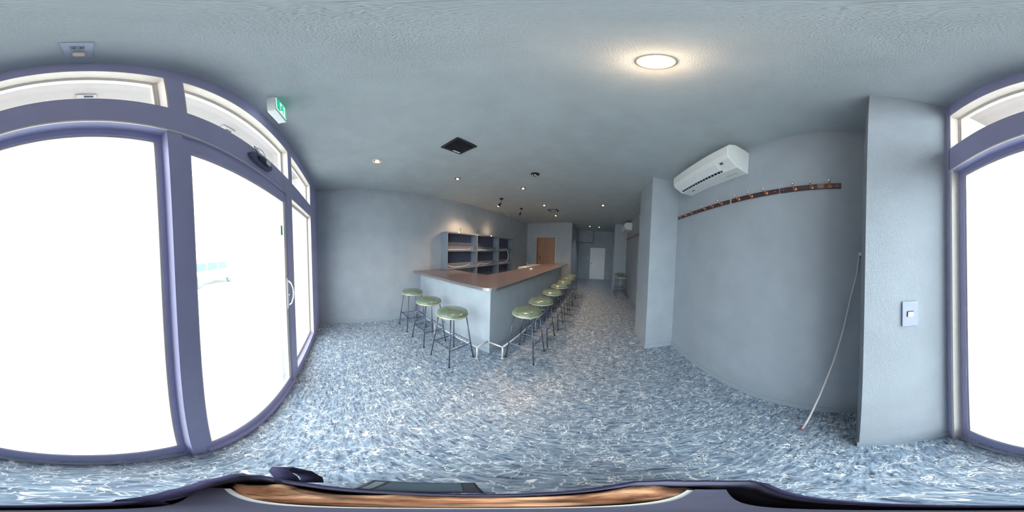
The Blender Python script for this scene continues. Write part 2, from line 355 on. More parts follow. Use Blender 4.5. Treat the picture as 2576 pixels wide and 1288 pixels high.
# ------------------------------------------------------------------ inner doors
e = thing('door_3', (-.025, YB, 0), 'pale steel door at the far end of the room', 'door'); e['kind'] = 'structure'
MB().box(-.445, -.415, -.03, 0, 0, 1.8).box(.415, .445, -.03, 0, 0, 1.8).box(-.415, .415, -.03, 0, 1.77, 1.8).build('door_frame', 'base', e)
B(-.412, .412, -.018, 0, .01, 1.767).build('leaf', 'fardoor', e)
k = MB().lathe([(.0, -.06), (.02, -.058), (.028, -.045), (.02, -.03), (.01, -.02), (.03, -.005), (.03, 0)], 16).build('knob', 'steel', e, smooth=True)
k.matrix_local = Matrix.Translation((-.33, -.018, .88)) @ Matrix.Rotation(-PI / 2, 4, 'X')
e = thing('door_4', ((PX0 + PX1) / 2, 6.7, 0), 'brown wooden sliding door in the partition behind the bar', 'door'); e['kind'] = 'structure'
hw = (PX1 - PX0) / 2
B(-hw + .004, hw - .004, .03, .06, 0, PZ - .012).build('leaf', 'wooddoor', e)
MB().box(-hw, -hw + .02, -.1, .03, 0, PZ).build('jamb', 'wooddoor', e)
MB().box(hw - .02, hw, -.105, .03, 0, PZ).build('jamb', 'frame', e)
B(-hw + .02, hw - .02, -.1, .03, PZ - .02, PZ).build('door_head', 'wooddoor', e)
B(-hw + .1, -hw + .125, .022, .032, 1.1, 1.27).build('recessed_pull', 'dark', e)
# wall switch plates
def switch(loc, n, axis, label, m='grey', w=.075, h=.125):
    e = thing('wall_switch', loc, label, 'switch')
    if axis == 'x':
        B(-.01, 0, -w / 2, w / 2, -h / 2, h / 2).build('plate', m, e, bevel=.002)
        B(-.0105, -.008, -.017, .017, -.013, .015).build('rocker_recess', 'dark', e); B(-.015, -.0106, -.015, .0125, -.012, .012).build('rocker', 'white', e, bevel=.001)
    else:
        B(-w / 2, w / 2, -.01, 0, -h / 2, h / 2).build('plate', m, e, bevel=.002)
        for i in range(n): B(-.016, .016, -.014, -.0102, -h / 2 + h * (i + .5) / n - .015, -h / 2 + h * (i + .5) / n + .015).build('rocker', 'white', e, bevel=.001)
    return e
switch((.72, -.257, 1.258), 1, 'x', 'grey light switch plate with a single rocker on the storefront pillar')
switch((-.575, YB, 1.2), 2, 'y', 'small double switch on the far wall beside the pale door', 'grey', .1, .13)
switch((-1.6, 6.6, 1.37), 1, 'y', 'flat wide switch plate on the partition beside the brown door', 'base', .16, .09)
# box under the ceiling at the far end
e = thing('duct_box', (-.745, YB, 2.03), 'grey boxed in duct under the ceiling above the far end', 'box')
B(-.345, .435, -.28, 0, .012, .67).build('casing', 'wall', e); B(-.345, .44, -.285, 0, 0, .011).build('bottom_edge', 'shelfback', e); B(.4352, .444, -.285, 0, .012, .67).build('side_edge', 'shelfback', e)  # dark strips paint the shadow lines along the casing's bottom and side

# ------------------------------------------------------------------ bar counter
e = thing('bar_counter', (-1.235, 1.612, 0), 'pale grey L shaped bar base under the brown worktop', 'counter')
B(XL + 1.235 + .001, -.13, 0, .13, 0, .992).build('front_panel', 'panel', e)
B(-.13, 0, 0, 3.6, 0, .992).build('side_panel', 'panel', e)
B(XL + 1.235 + .001, .006, -.006, 0, 0, bb).build('kickboard', 'base', e)
B(0, .006, 0, 3.6, 0, bb).build('kickboard', 'base', e)
B(XL + 1.235 + .001, -.13, .13, .49, .0, .86).build('inner_cabinet', 'panel', e)
B(-.62, -.13, .62, 3.6, .0, .86).build('inner_cabinet', 'panel', e)
# worktop
CT0, CT1 = .994, 1.03
x0, x1, y0, y1, yi, xi, yl = XL + .002, -1.12, 1.475, 6.02, 2.31, -1.865, 1.44
rc = .14
def lpoly(off):
    P = [(x0, 1.44 + off)]
    for k in range(9):
        a = -PI / 2 + PI / 2 * k / 8
        P.append((x1 - rc - 0 + (rc - off) * math.cos(a), 1.49 + rc + (rc - off) * math.sin(a)))
    P += [(x1 - off, y1 - off), (xi + off, y1 - off), (xi + off, yi - off), (x0, yi - off)]
    return P
e = thing('countertop', (0, 0, 0), 'brown L shaped bar worktop with rounded corner and metal edge', 'countertop')
MB().prism(lpoly(.006), CT0 + .003, CT1, 'z').build('worktop', 'counter', e)
PO = lpoly(0)[:11]; PI_ = lpoly(.007)[:11]
em = MB(); n = len(PO); vs = []
for (a, b_) in zip(PO, PI_): vs += [(a[0], a[1], CT0), (a[0], a[1], CT1 + .001), (b_[0], b_[1], CT1 + .001), (b_[0], b_[1], CT0)]
em.add(vs, [(4 * i + j, 4 * i + (j + 1) % 4, 4 * i + 4 + (j + 1) % 4, 4 * i + 4 + j) for i in range(n - 1) for j in range(4)] + [(0, 1, 2, 3), (4 * n - 4, 4 * n - 3, 4 * n - 2, 4 * n - 1)])
em.build('edge_band', 'edge', e)
B(xi + .02, x1 - .15, 5.6, 5.66, .6, CT0).build('bracket', 'panel', e)
# things at the counter
e = thing('round_cap', (-1.61, 3.73, CT1), 'small white round cap lying on the worktop', 'cap')
MB().lathe([(.0, .022), (.02, .021), (.032, .014), (.036, 0), (0, 0)], 20).build('dome', 'white', e, smooth=True); MB().lathe([(.041, 0), (.041, .004), (.034, .005)], 20).build('flange', 'white', e)
e = thing('sink_unit', (-2.12, 4.55, .86), 'white open sink basin behind the long side of the worktop', 'sink')
B(-.15, .15, -.23, .23, -.78, -.001).build('cabinet', 'panel', e); B(-.13, .13, -.21, .21, -.86, -.78).build('plinth', 'blackpl', e)
MB().box(-.16, .16, -.24, .24, 0, .012).build('basin_floor', 'white', e)
MB().box(-.16, -.15, -.24, .24, .012, .13).box(.15, .16, -.24, .24, .012, .13).box(-.15, .15, -.24, -.23, .012, .13).box(-.15, .15, .23, .24, .012, .13).build('basin_wall', 'white', e)
MB().tube([(-.02, .1, .012), (-.02, .1, .2), (-.02, .06, .24), (-.02, .0, .24)], .01, 8).build('faucet', 'steel', e, smooth=True)
e = thing('under_counter_freezer', (-2.3, 5.9, 0), 'white low cabinet below the brown door behind the bar', 'freezer')
B(-.3, .3, -.28, .28, .03, .91).build('cabinet', 'white', e, bevel=.008); B(-.305, .305, -.285, .285, .912, .945).build('lid', 'white', e, bevel=.006)
B(.3, .312, -.26, .26, .06, .88).build('cabinet_door', 'white', e, bevel=.004)
for a in (-.25, .25):
    for b_ in (-.23, .23): B(a - .02, a + .02, b_ - .02, b_ + .02, 0, .03).build('foot', 'black', e)

# foot rails
def rail(name, pts, brks, label):
    e = thing(name, (0, 0, 0), label, 'foot rail')
    MB().tube(pts, .0125, 10).build('rail', 'chrome', e, smooth=True)
    for (fx, fy, wx, wy) in brks:
        MB().tube([(fx, fy, 0), (fx, fy, .2)], .013, 10).build('leg', 'chrome', e, smooth=True)
        MB().tube([(fx, fy, .2), (wx, wy, .205)], .0125, 10).build('bracket', 'chrome', e, smooth=True)
        MB().lathe([(.022, 0), (.022, .004), (.013, .01)], 14, (fx, fy, 0)).build('floor_flange', 'chrome', e)
rail('foot_rail', [(XL + .02, 1.412, .2), (-1.262, 1.412, .2)], [(-1.262, 1.412, -1.262, 1.604), (-2.19, 1.412, -2.19, 1.604), (-2.885, 1.412, -2.885, 1.604)], 'white tubular foot rail along the short counter side')
rail('foot_rail', [(-1.026, 1.612, .2), (-1.026, 5.2, .2)], [(-1.026, y, -1.227, y) for y in (1.606, 2.65, 3.25, 4.39, 5.2)], 'white tubular foot rail along the long counter side')

# ------------------------------------------------------------------ bar stools
def make_stool(rz):
    e = thing('bar_stool', (0, 0, 0), 'x', 'stool', 'green topped bar stools', rz)
    s = MB().lathe([(0, .752), (.06, .751), (.12, .747), (.16, .739), (.18, .728), (.189, .714), (.188, .703), (0, .703)], 36).build('seat', 'seat', e, smooth=True)
    MB().lathe([(.0, .7025), (.189, .7025), (.1925, .698), (.1925, .683), (.186, .68), (.0, .68)], 36).build('seat_trim', 'trim', e, smooth=True)
    def lp(sx, sy, z):
        t = z / .68; r = .185 + (.118 - .185) * t; return (sx * r, sy * r, z)
    for sx in (-1, 1):
        for sy in (-1, 1):
            MB().tube([lp(sx, sy, .004), lp(sx, sy, .682)], .0075, 8).build('leg', 'leg', e, smooth=True)
            MB().lathe([(.0105, 0), (.0105, .012), (.008, .016)], 10, (sx * .185, sy * .185, 0)).build('foot_cap', 'black', e)
    for sy in (-1, 1): MB().tube([lp(-1, sy, .287), lp(1, sy, .287)], .0045, 6).build('rack_rail', 'leg', e)
    for sx in (-1, 1): MB().tube([lp(sx, -1, .252), lp(sx, 1, .252)], .0062, 6).build('side_rail', 'leg', e)
    r0 = lp(1, 1, .287)[1]
    for i in range(5):
        x = -.1 + .05 * i
        MB().tube([(x, -r0, .287), (x, -r0 + .004, .255), (x, -r0 + .02, .248), (x, r0 - .02, .248), (x, r0 - .004, .255), (x, r0, .287)], .0026, 5).build('rack_wire', 'leg', e)
    return e
st0 = make_stool(0)
spots = [(-2.65, 1.22, 0, 'green topped bar stool at the short counter side, in the corner by the wall'),
         (-2.07, 1.222, 0, 'green topped bar stool in the middle of the three at the short counter side'),
         (-1.5, 1.216, 0, 'green topped bar stool at the short counter side, closest to the rounded worktop corner')]
ords = ['first', 'second', 'third', 'fourth', 'fifth', 'sixth']
for i, y in enumerate([1.835, 2.35, 2.95, 3.56, 4.12, 4.66, 5.27]):
    spots.append((-.824 + random.uniform(-.006, .006), y, PI / 2, ('green topped bar stool, %s from the corner along the long counter side' % ords[i]) if i < 6 else 'green topped bar stool at the far end of the long counter side'))
spots += [(.83, 5.42, PI / 2, 'green topped bar stool by the wall under the far coat hooks, standing in front'),
          (.83, 6.0, PI / 2, 'green topped bar stool by the wall next to the far pillar, half hidden behind another')]
for i, (x, y, r, lab) in enumerate(spots):
    o = st0 if i == 0 else copy_tree(st0)
    o.location = (x, y, 0); o.rotation_euler = (0, 0, r); o['label'] = lab

# ------------------------------------------------------------------ back bar shelf
SX, SY0, SY1 = -2.854, 2.14, 4.975
e = thing('bottle_shelf', (XL + .001, SY0, 0), 'grey three bay bottle shelf on the wall behind the bar', 'shelf')
dp = SX - XL - .001
B(0, dp, 0, .03, CT1 + .002, 1.88).build('upright', 'shelf', e)
for a, b_ in [(.965, .995), (1.945, 1.975), (2.805, 2.835)]: B(0, dp, a, b_, 0, 1.85).build('upright', 'shelf', e)
B(0, dp, .03, 2.835, 1.85, 1.88).build('top_board', 'shelf', e)
bays = [(.03, .965), (.995, 1.945), (1.975, 2.805)]
for i, (a, b_) in enumerate(bays):
    B(0, .012, a, b_, .03 if i else 1.034, 1.85).build('back_panel', 'shelfback', e)
    for z in (1.44, 1.034):
        B(.012, dp - .004, a, b_, z, z + .034).build('shelf_board', 'shelf', e)
        B(.012, .1, a, b_, z + .034, z + .125).build('riser_step', 'shelf', e)
        MB().tube([(dp - .012, a, z + .105), (dp - .012, b_, z + .105)], .0025, 6).build('guard_rail', 'black', e)
    B(.012, dp - .03, a, b_, .5, .53).build('shelf_board', 'shelf', e) if i else None
# white tubes lying on the shelves
def wtube(pts, lab):
    e = thing('light_tube', (0, 0, 0), lab, 'tube', 'white tubes on the bottle shelf')
    MB().tube(pts, .0085, 8).build('sleeve', 'tube', e, smooth=True)
    MB().tube([pts[-1], tuple(Vector(pts[-1]) + (Vector(pts[-1]) - Vector(pts[-2])).normalized() * .012)], .0105, 8).build('end_cap', 'white', e)
tx = SX - .025; z1, z2 = 1.474 + .0085, 1.068 + .0085
wtube([(tx, 2.175, z1), (tx, 2.63, z1), (tx, 2.8, z1 + .004), (tx - .01, 2.875, z1 + .012)], 'straight white tube on the upper board of the first shelf bay')
wtube([(tx, 3.15, z1), (tx, 3.55, z1), (tx, 3.72, z1 + .002), (tx - .01, 3.79, z1 + .01)], 'straight white tube on the upper board of the middle shelf bay')
wtube([(tx, 2.175, z2 + .06), (tx, 2.25, z2 + .025), (tx + .005, 2.36, z2), (tx, 2.57, z2), (tx, 2.75, z2 + .012), (tx - .01, 2.876, z2 + .05)], 'bent white tube on the lower board of the first shelf bay')
wtube([(tx, 3.155, z2 + .01), (tx, 3.25, z2 + .045), (tx, 3.31, z2 + .05), (tx, 3.38, z2 + .015), (tx, 3.5, z2 + .02), (tx, 3.64, z2 + .03), (tx - .005, 3.76, z2 + .055)], 'wavy white tube on the lower board of the middle shelf bay')
wtube([(tx, 4.13, z1), (tx + .004, 4.27, z1 + .005), (tx + .02, 4.42, z1 + .03), (tx + .034, 4.51, z1 + .03), (tx + .036, 4.57, z1 - .02), (tx + .036, 4.62, z1 - .1), (tx + .036, 4.64, z1 - .2), (tx + .034, 4.62, z1 - .31), (tx + .02, 4.56, z2 + .035), (tx, 4.45, z2 + .01), (tx, 4.13, z2)], 'white tube looping down between two boards of the last shelf bay')
# stems on top of the shelf; first bulb lit only to warm the wall
for i, (y, lit) in enumerate([(2.61, 1), (3.25, 0), (3.845, 1)]):
    e = thing('shelf_uplight', (-2.95, y, 1.88), ['thin black stem with small bulb on top of the first shelf bay', 'thin black stem on top of the shelf by its middle upright', 'thin black stem with glowing bulb above the last shelf bays'][i], 'lamp', 'stems on the bottle shelf')
    MB().lathe([(.018, 0), (.018, .006), (.005, .008)], 12).build('foot', 'black', e)
    MB().tube([(0, 0, .006), (0, 0, .125)], .005, 8).build('stem', 'black', e)
    MB().lathe([(0, 0), (.012, .004), (.016, .014), (.01, .025), (0, .028)], 14, (.03, -.06, 0)).build('bulb', 'warm' if lit else 'pale', e, smooth=True)
def lamp(name, loc, power, col, parent, kind='SPOT', size=2.2, blend=.8, rad=.03, d=(0, 0, -1)):
    l = bpy.data.lights.new(name, kind); l.energy = power; l.color = col
    l.shadow_soft_size = rad
    if kind == 'SPOT': l.spot_size = size; l.spot_blend = blend
    o = bpy.data.objects.new(name, l); COL.objects.link(o); o.location = loc; o.parent = parent
    o.rotation_euler = Vector(d).to_track_quat('-Z', 'Y').to_euler()
    return o
WARM = (1, .66, .4)
lamp('uplight_glow', (.085, -.06, .17), 2.2, WARM, bpy.data.objects['shelf_uplight.002'], 'POINT', rad=.015)
lamp('uplight_glow', (.085, -.06, .17), 2.2, WARM, bpy.data.objects['shelf_uplight'], 'POINT', rad=.015)  # added light at the first stem, warms the wall above the shelf

# ------------------------------------------------------------------ ceiling fittings
DL = [(-1.959, .444, .058, 40, 'lit warm recessed downlight closest to the storefront, above the bar side floor'),
      (-1.988, 1.687, .044, 40, 'recessed downlight over the short counter side'),
      (-1.36, 2.672, .044, 110, 'recessed downlight over the worktop behind the round black fitting'),
      (-1.392, 3.938, .044, 110, 'recessed downlight over the worktop in front of the small square vent'),
      (-1.427, 5.206, .044, 110, 'recessed downlight over the worktop beyond the small square vent'),
      (.072, 3.974, .052, 18, 'recessed downlight alone in the ceiling above the passage'),
      (-.42, 7.39, .05, 22, 'dim recessed downlight at the far end near the duct box'),
      (0, 7.52, .05, 26, 'dim recessed downlight at the far end before the pale door')]
for (x, y, r, pw, lab) in DL:
    e = thing('downlight', (x, y, H), lab, 'downlight', 'recessed ceiling downlights')
    MB().lathe([(r * .78, 0), (r * .78, -.003), (r * .86, -.008), (r, -.006), (r + .002, 0)], 28).build('trim_ring', 'pale' if r > .057 else 'blackpl', e, smooth=True)
    MB().lathe([(r * .77, -.0005), (r * .7, -.004), (r * .45, -.006), (0, -.0065)], 24).build('reflector', 'steel', e, smooth=True)
    MB().lathe([(r * .44, -.0062), (r * .4, -.015), (r * .2, -.022), (0, -.024)], 18).build('bulb', 'warm' if y < 7 else 'warmdome', e, smooth=True)
    lamp('downlight_glow', (0, 0, -.03), pw, WARM if x < -1 else ((1, .84, .68) if y < 7 else (.95, .96, 1)), e, size=1.9)
# big round lamp
e = thing('ceiling_lamp', (.118, .472, H), 'large round glowing ceiling lamp above the open floor', 'lamp')
MB().lathe([(.05, 0), (.06, 0), (.06, -.012), (.054, -.018), (.05, -.015)], 40).build('housing_ring', 'pale', e, smooth=True)
MB().lathe([(.0535, -.012), (.049, -.021), (.034, -.027), (0, -.029)], 36).build('diffuser', 'warmdome', e, smooth=True)
lamp('ceiling_lamp_glow', (0, 0, -.09), 2.5, (1, .68, .42), e, 'POINT', rad=.05)
# spotlights on stems
def spot(x, y, lit, lab):
    e = thing('stem_spotlight', (x, y, H), lab, 'spotlight', 'stem spotlights above the back bar')
    MB().lathe([(0, 0), (.042, 0), (.042, -.018), (.03, -.03), (.008, -.032), (0, -.032)], 24).build('canopy', 'black', e, smooth=True)
    MB().tube([(0, 0, -.03), (-.002, 0, -.1)], .006, 8).build('stem', 'black', e)
    MB().lathe([(0, .014), (.012, .007), (.014, 0), (.012, -.007), (0, -.014)], 14, (-.002, 0, -.105)).build('swivel_joint', 'steel', e, smooth=True)
    h = MB().lathe([(0, .0), (.014, 0), (.02, -.02), (.027, -.08), (.027, -.1), (.022, -.1), (.019, -.03), (0, -.03)], 20).build('head', 'black', e, smooth=True)
    q = Vector((-.55, -.25, -.8)) if lit else Vector((-.5, 0, -.87))
    rot = (-q).to_track_quat('Z', 'Y').to_matrix().to_4x4()
    h.matrix_local = Matrix.Translation((-.004, 0, -.112)) @ rot
    b_ = MB().lathe([(.021, -.085), (.022, -.1), (.014, -.108), (0, -.11)], 18).build('bulb', 'warm' if lit else 'pale', h, smooth=True)
    if lit:
        lo = lamp('spotlight_glow', Vector((-.004, 0, -.112)) + q.normalized() * .13, 90, WARM, e, size=1.5, d=q)
spot(-2.09, 3.05, 1, 'black stem spotlight with glowing head nearer the large vent')
spot(-2.108, 4.069, 0, 'black stem spotlight with unlit head beyond the glowing one')
# grilles
e = thing('ceiling_vent', (-1.247, 1.067, H), 'black square ventilation grille with white sticker in the ceiling', 'vent')
MB().box(-.127, .127, -.127, -.105, -.014, 0).box(-.127, .127, .105, .127, -.014, 0).box(-.127, -.105, -.105, .105, -.014, 0).box(.105, .127, -.105, .105, -.014, 0).build('frame', 'blackpl', e, bevel=.003)
B(-.105, .105, -.105, .105, -.004, 0).build('backing', 'dark', e)
for i in range(14):
    x = -.097 + i * .0149
    B(x - .0035, x + .0035, -.105, .105, -.012, -.004).build('slat', 'blackpl', e)
B(-.105, -.088, .01, .1, -.0155, -.0125).build('sticker', 'white', e)
bpy.data.objects['sticker'].location = (.0, .0, 0)
e = thing('ceiling_vent', (-1.312, 4.515, H), 'small square dark framed vent in the ceiling above the worktop', 'vent')
MB().box(-.135, .135, -.135, -.1, -.012, 0).box(-.135, .135, .1, .135, -.012, 0).box(-.135, -.1, -.1, .1, -.012, 0).box(.1, .135, -.1, .1, -.012, 0).build('frame', 'black', e, bevel=.003)
B(-.085, .085, -.085, .085, -.016, -.001).build('panel', 'ceil', e, bevel=.003)
e = thing('ceiling_fitting', (-.928, 2.184, H), 'round black ceiling fitting with three small white dots', 'fitting')
MB().lathe([(0, 0), (.064, 0), (.064, -.006), (.056, -.012), (0, -.014)], 32).build('disc', 'black', e, smooth=True)
for (a, b_, r) in [(0, 0, .016), (-.034, -.012, .01), (.012, .03, .008)]:
    MB().lathe([(0, -.02), (r * .7, -.018), (r, -.01), (r, -.0)], 14, (a, b_, -.004)).build('light_dot', 'white', e, smooth=True)
# ceiling outlet with adapter
e = thing('ceiling_outlet', (-.03, -.352, H), 'pale double power outlet in the ceiling with a cream plug', 'outlet')
B(-.036, .036, -.06, .06, -.006, 0).build('plate', 'grey', e, bevel=.002)
B(-.016, .016, .004, .03, -.009, -.006).build('socket', 'shelf', e, bevel=.001)
for a in (-.008, .008): B(a - .003, a + .003, .014, .02, -.0095, -.0088).build('socket_hole', 'dark', e)
MB().box(-.0165, .0165, -.045, -.012, -.034, -.006).build('plug', 'pale', e, bevel=.006, seg=3)
# exit sign
e = thing('exit_sign', (-.88, -.328, H), 'white box exit sign with lit green face hanging from the ceiling', 'sign')
B(-.078, .078, -.026, .024, -.19, 0).build('casing', 'white', e, bevel=.003)
g = B(-.07, .07, .024, .028, -.165, -.012).build('sign_face', 'exitwhite', e)
def flat(poly, y0, y1, name, m, par): return MB().prism([(-a, b_) for a, b_ in poly], y0, y1, 'y').build(name, m, par)
flat([(-.07, -.012), (-.03, -.012), (-.03, -.165), (-.07, -.165)], .028, .0295, 'green_field', 'green', g)
flat([(.052, -.012), (.07, -.012), (.07, -.165), (.052, -.165)], .028, .0295, 'green_field', 'green', g)
flat([(-.03, -.012), (.052, -.012), (.052, -.03), (-.03, -.03)], .028, .0295, 'green_field', 'green', g)
MB().lathe([(0, -.001), (.012, -.001), (.012, .001), (0, .001)], 16).build('figure_head', 'green', g).matrix_local = Matrix.Translation((-.008, .0295, -.058)) @ Matrix.Rotation(PI / 2, 4, 'X')
flat([(-.005, -.072), (.016, -.076), (.008, -.112), (-.014, -.108)], .028, .0305, 'figure_torso', 'green', g)
flat([(-.012, -.105), (.004, -.108), (-.004, -.128), (-.028, -.14), (-.03, -.132), (-.012, -.12)], .028, .0305, 'figure_leg', 'green', g)
flat([(-.002, -.108), (.01, -.108), (.022, -.13), (.02, -.155), (.011, -.155), (.011, -.132)], .028, .0305, 'figure_leg', 'green', g)
flat([(.012, -.076), (.034, -.092), (.03, -.1), (.01, -.088)], .028, .0305, 'figure_arm', 'green', g)
flat([(-.004, -.074), (-.022, -.085), (-.024, -.1), (-.016, -.1), (-.014, -.09), (-.002, -.084)], .028, .0305, 'figure_arm', 'green', g)
# door sensor on the beam
e = thing('door_sensor', (-.875, YF, 2.1), 'dark oval automatic door sensor on the storefront beam', 'sensor')
ov = [(.13 * math.copysign(abs(math.cos(t)) ** .8, math.cos(t)), .036 * math.copysign(abs(math.sin(t)) ** .8, math.sin(t))) for t in [2 * PI * k / 28 for k in range(28)]]
MB().prism(ov, 0, .03, 'y').build('housing', 'shelfback', e, bevel=.008, seg=3)
MB().prism([(a * .55, b_ * .6) for a, b_ in ov], .03, .042, 'y').build('lens_cover', 'blackpl', e, bevel=.004)
B(-.06, -.01, .042, .046, -.016, .016).build('lens_window', 'white', e)
MB().tube([(.02, .015, .034), (.05, .012, .09), (.02, .008, .115), (-.04, .006, .12), (-.075, .004, .1), (-.08, .003, .085)], .0025, 6).build('cable', 'grey', e)
MB().tube([(.04, .015, .034), (.07, .01, .1), (.03, .006, .105), (.0, .004, .095)], .002, 6).build('cable', 'black', e)
e = thing('rating_plate', (-1.345, YF, 2.078), 'small grey label plate at the end of the storefront beam', 'plate')
B(-.062, .062, 0, .004, -.05, .05).build('plate_face', 'grey', e)
for a in (-.05, .05): MB().lathe([(0, .001), (.004, 0), (.004, -.001)], 8).build('rivet', 'steel', e).matrix_local = Matrix.Translation((a, .005, .04)) @ Matrix.Rotation(-PI / 2, 4, 'X')

# ------------------------------------------------------------------ air conditioners
def aircon(y0, y1, lab):
    e = thing('air_conditioner', (XR, y0, 2.34), lab, 'air conditioner', 'wall air conditioners')
    L = y1 - y0
    prof = [(0, 0), (-.15, .004), (-.255, .062), (-.275, .1), (-.278, .19), (-.262, .222), (-.19, .262), (0, .267)]
    MB().prism([(a, b_) for a, b_ in prof], 0, L, 'y').build('casing', 'white', e, bevel=.006)
    # front flap lying on the slanted underside
    def on(a, t, off):                                   # point on the slanted underside, a along y, t 0..1 from front to wall
        p = Vector((-.255, 0, .062)).lerp(Vector((-.15, 0, .004)), t); nn = Vector((-.058, 0, -.105)).normalized()
        return (p.x + nn.x * off, a, p.z + nn.z * off)
    def plate(a0, a1, t0, t1, o0, o1, name, m, par):
        vs = [on(a, t, o) for o in (o0, o1) for (a, t) in ((a0, t0), (a1, t0), (a1, t1), (a0, t1))]
        return MB().add(vs, [(0, 1, 2, 3), (4, 5, 6, 7), (0, 1, 5, 4), (1, 2, 6, 5), (2, 3, 7, 6), (3, 0, 4, 7)]).build(name, m, par)
    plate(.17, L - .05, .05, .72, .001, .007, 'louvre_flap', 'white', e)
    plate(.165, L - .045, .745, .93, -.002, .0015, 'outlet_slot', 'dark', e)
    n = 16
    for i in range(n):
        a = .18 + (L - .24) * i / (n - 1); plate(a, a + .012, .76, .92, .0015, .003, 'outlet_vane', 'grey', e)
    plate(.09, .125, .1, .3, .0005, .003, 'display', 'shelfback', e)
    B(-.085, -.065, .06, .2, -.001, .003).build('rating_label', 'pale', e)
    B(-.1, -.085, L - .2, L - .16, -.0015, .003).build('latch', 'shelfback', e)
aircon(.906, 1.83, 'large white wall air conditioner near the storefront above coat racks')
aircon(5.56, 6.45, 'white wall air conditioner at the far end beside the far pillar')

# ------------------------------------------------------------------ coat racks
def coatrack(y0, y1, hooks, lab, z=2.078):
    e = thing('coat_rack', (XR, y0, z), lab, 'coat rack', 'wall coat racks')
    B(-.014, 0, 0, y1 - y0, -.0215, .0215).build('board', 'rack', e, bevel=.002)
    for y in hooks:
        h = MB().tube([(-.012, y - y0, -.004), (-.04, y - y0, -.004), (-.055, y - y0, .002), (-.068, y - y0, .012)], [.0075, .0075, .006, .006], 8).build('hook', 'copper', e, smooth=True)
        MB().lathe([(0, -.0125), (.007, -.011), (.0115, -.005), (.0125, 0), (.0115, .005), (.007, .011), (0, .0125)], 14, (-.074, y - y0, .016)).build('ball_tip', 'ball', h, smooth=True)
        f = MB().lathe([(.016, 0), (.016, .003), (.009, .008)], 14).build('rosette', 'copper', h); f.matrix_local = Matrix.Translation((-.014, y - y0, -.004)) @ Matrix.Rotation(-PI / 2, 4, 'Y')
    for y in (.03, y1 - y0 - .03):
        f = MB().lathe([(0, .002), (.004, .001), (.0045, 0)], 8).build('screw', 'steel', e); f.matrix_local = Matrix.Translation((-.014, y, 0)) @ Matrix.Rotation(-PI / 2, 4, 'Y')
coatrack(1.65, 2.16, (2.06, 1.92, 1.77), 'dark wooden coat rack with three hooks next to the middle pillar')
coatrack(1.12, 1.632, (1.5, 1.36, 1.22), 'dark wooden coat rack with three hooks under the near air conditioner')
coatrack(.585, 1.085, (.99, .845, .695), 'dark wooden coat rack with three hooks, second from the storefront pillar')
coatrack(.103, .572, (.445, .315, .18), 'dark wooden coat rack with three hooks closest to the storefront pillar')
for i, y in enumerate([4.36, 4.9, 5.44, 5.98]):
    coatrack(y, y + .5, (y + .1, y + .25, y + .4), ['far dark coat rack just beyond the middle pillar', 'second far dark coat rack beyond the middle pillar', 'far dark coat rack above the two wall stools', 'far dark coat rack touching the far pillar'][i])

# white hose hanging by the storefront pillar
e = thing('white_hose', (0, 0, 0), 'thin white hose with red tip hanging to the floor beside the pillar', 'hose')
hp = [(.862, .236, .01), (.91, .222, .12), (.97, .2, .3), (1.02, .172, .47), (1.055, .14, .64), (1.08, .1, .83), (1.095, .06, 1.03), (1.11, .02, 1.25), (1.118, -.02, 1.42), (1.122, -.035, 1.56)]
MB().tube(hp, [.0075, .0072, .007, .0065, .006, .0055, .005, .0045, .004, .004], 8).build('hose', 'tube', e, smooth=True)
MB().tube([(.857, .237, .0075), (.866, .235, .022)], .0085, 8).build('tip', 'red', e)
MB().box(1.11, XR, -.05, -.03, 1.55, 1.57).build('wall_clip', 'white', e)

# ------------------------------------------------------------------ shopping bag under the camera
ring = [(.064, -.056), (.02, -.09), (-.03, -.128), (-.075, -.16), (-.115, -.172), (-.153, -.165), (-.168, -.14), (-.16, -.106), (-.135, -.055), (-.105, -.012), (-.08, .022), (-.045, .053), (-.013, .078), (.026, .117), (.06, .152), (.091, .175), (.13, .17), (.175, .14), (.212, .103), (.206, .078), (.171, .041), (.123, -.008), (.095, -.032)]
cx = sum(p[0] for p in ring) / len(ring); cy = sum(p[1] for p in ring) / len(ring)
e = thing('tote_bag', (cx, cy, 0), 'open dark navy tote bag standing on the floor by the glass door', 'bag')
R0 = [(a - cx, b_ - cy) for a, b_ in ring]; n = len(R0)
def loop(sc, z, wob=0): return [(a * sc * (1 + wob * math.sin(3 * i + z * 20)), b_ * sc * (1 + wob * math.cos(2 * i + z * 15)), z) for i, (a, b_) in enumerate(R0)]
lo = [loop(.90, .004), loop(.97, .03, .01), loop(.99, .15, .015), loop(.985, .3, .015), loop(1.0, .42)]
vs = [p for l in lo for p in l]; fs = [(r * n + i, r * n + (i + 1) % n, (r + 1) * n + (i + 1) % n, (r + 1) * n + i) for r in range(len(lo) - 1) for i in range(n)]
MB().add(vs, fs + [tuple(range(n))]).build('outer_shell', 'navy', e, smooth=True)
li = [loop(.985, .4195), loop(.92, .40), loop(.9, .3), loop(.9, .2)]
vs = [p for l in li for p in l]
MB().add(vs, [(r * n + i, r * n + (i + 1) % n, (r + 1) * n + (i + 1) % n, (r + 1) * n + i) for r in range(3) for i in range(n)] + [tuple(range(3 * n, 4 * n))]).build('lining', 'lining', e, smooth=True)
MB().tube([(a, b_, .42) for a, b_ in R0], .006, 6, closed=True).build('rim_binding', 'navy', e, smooth=True)
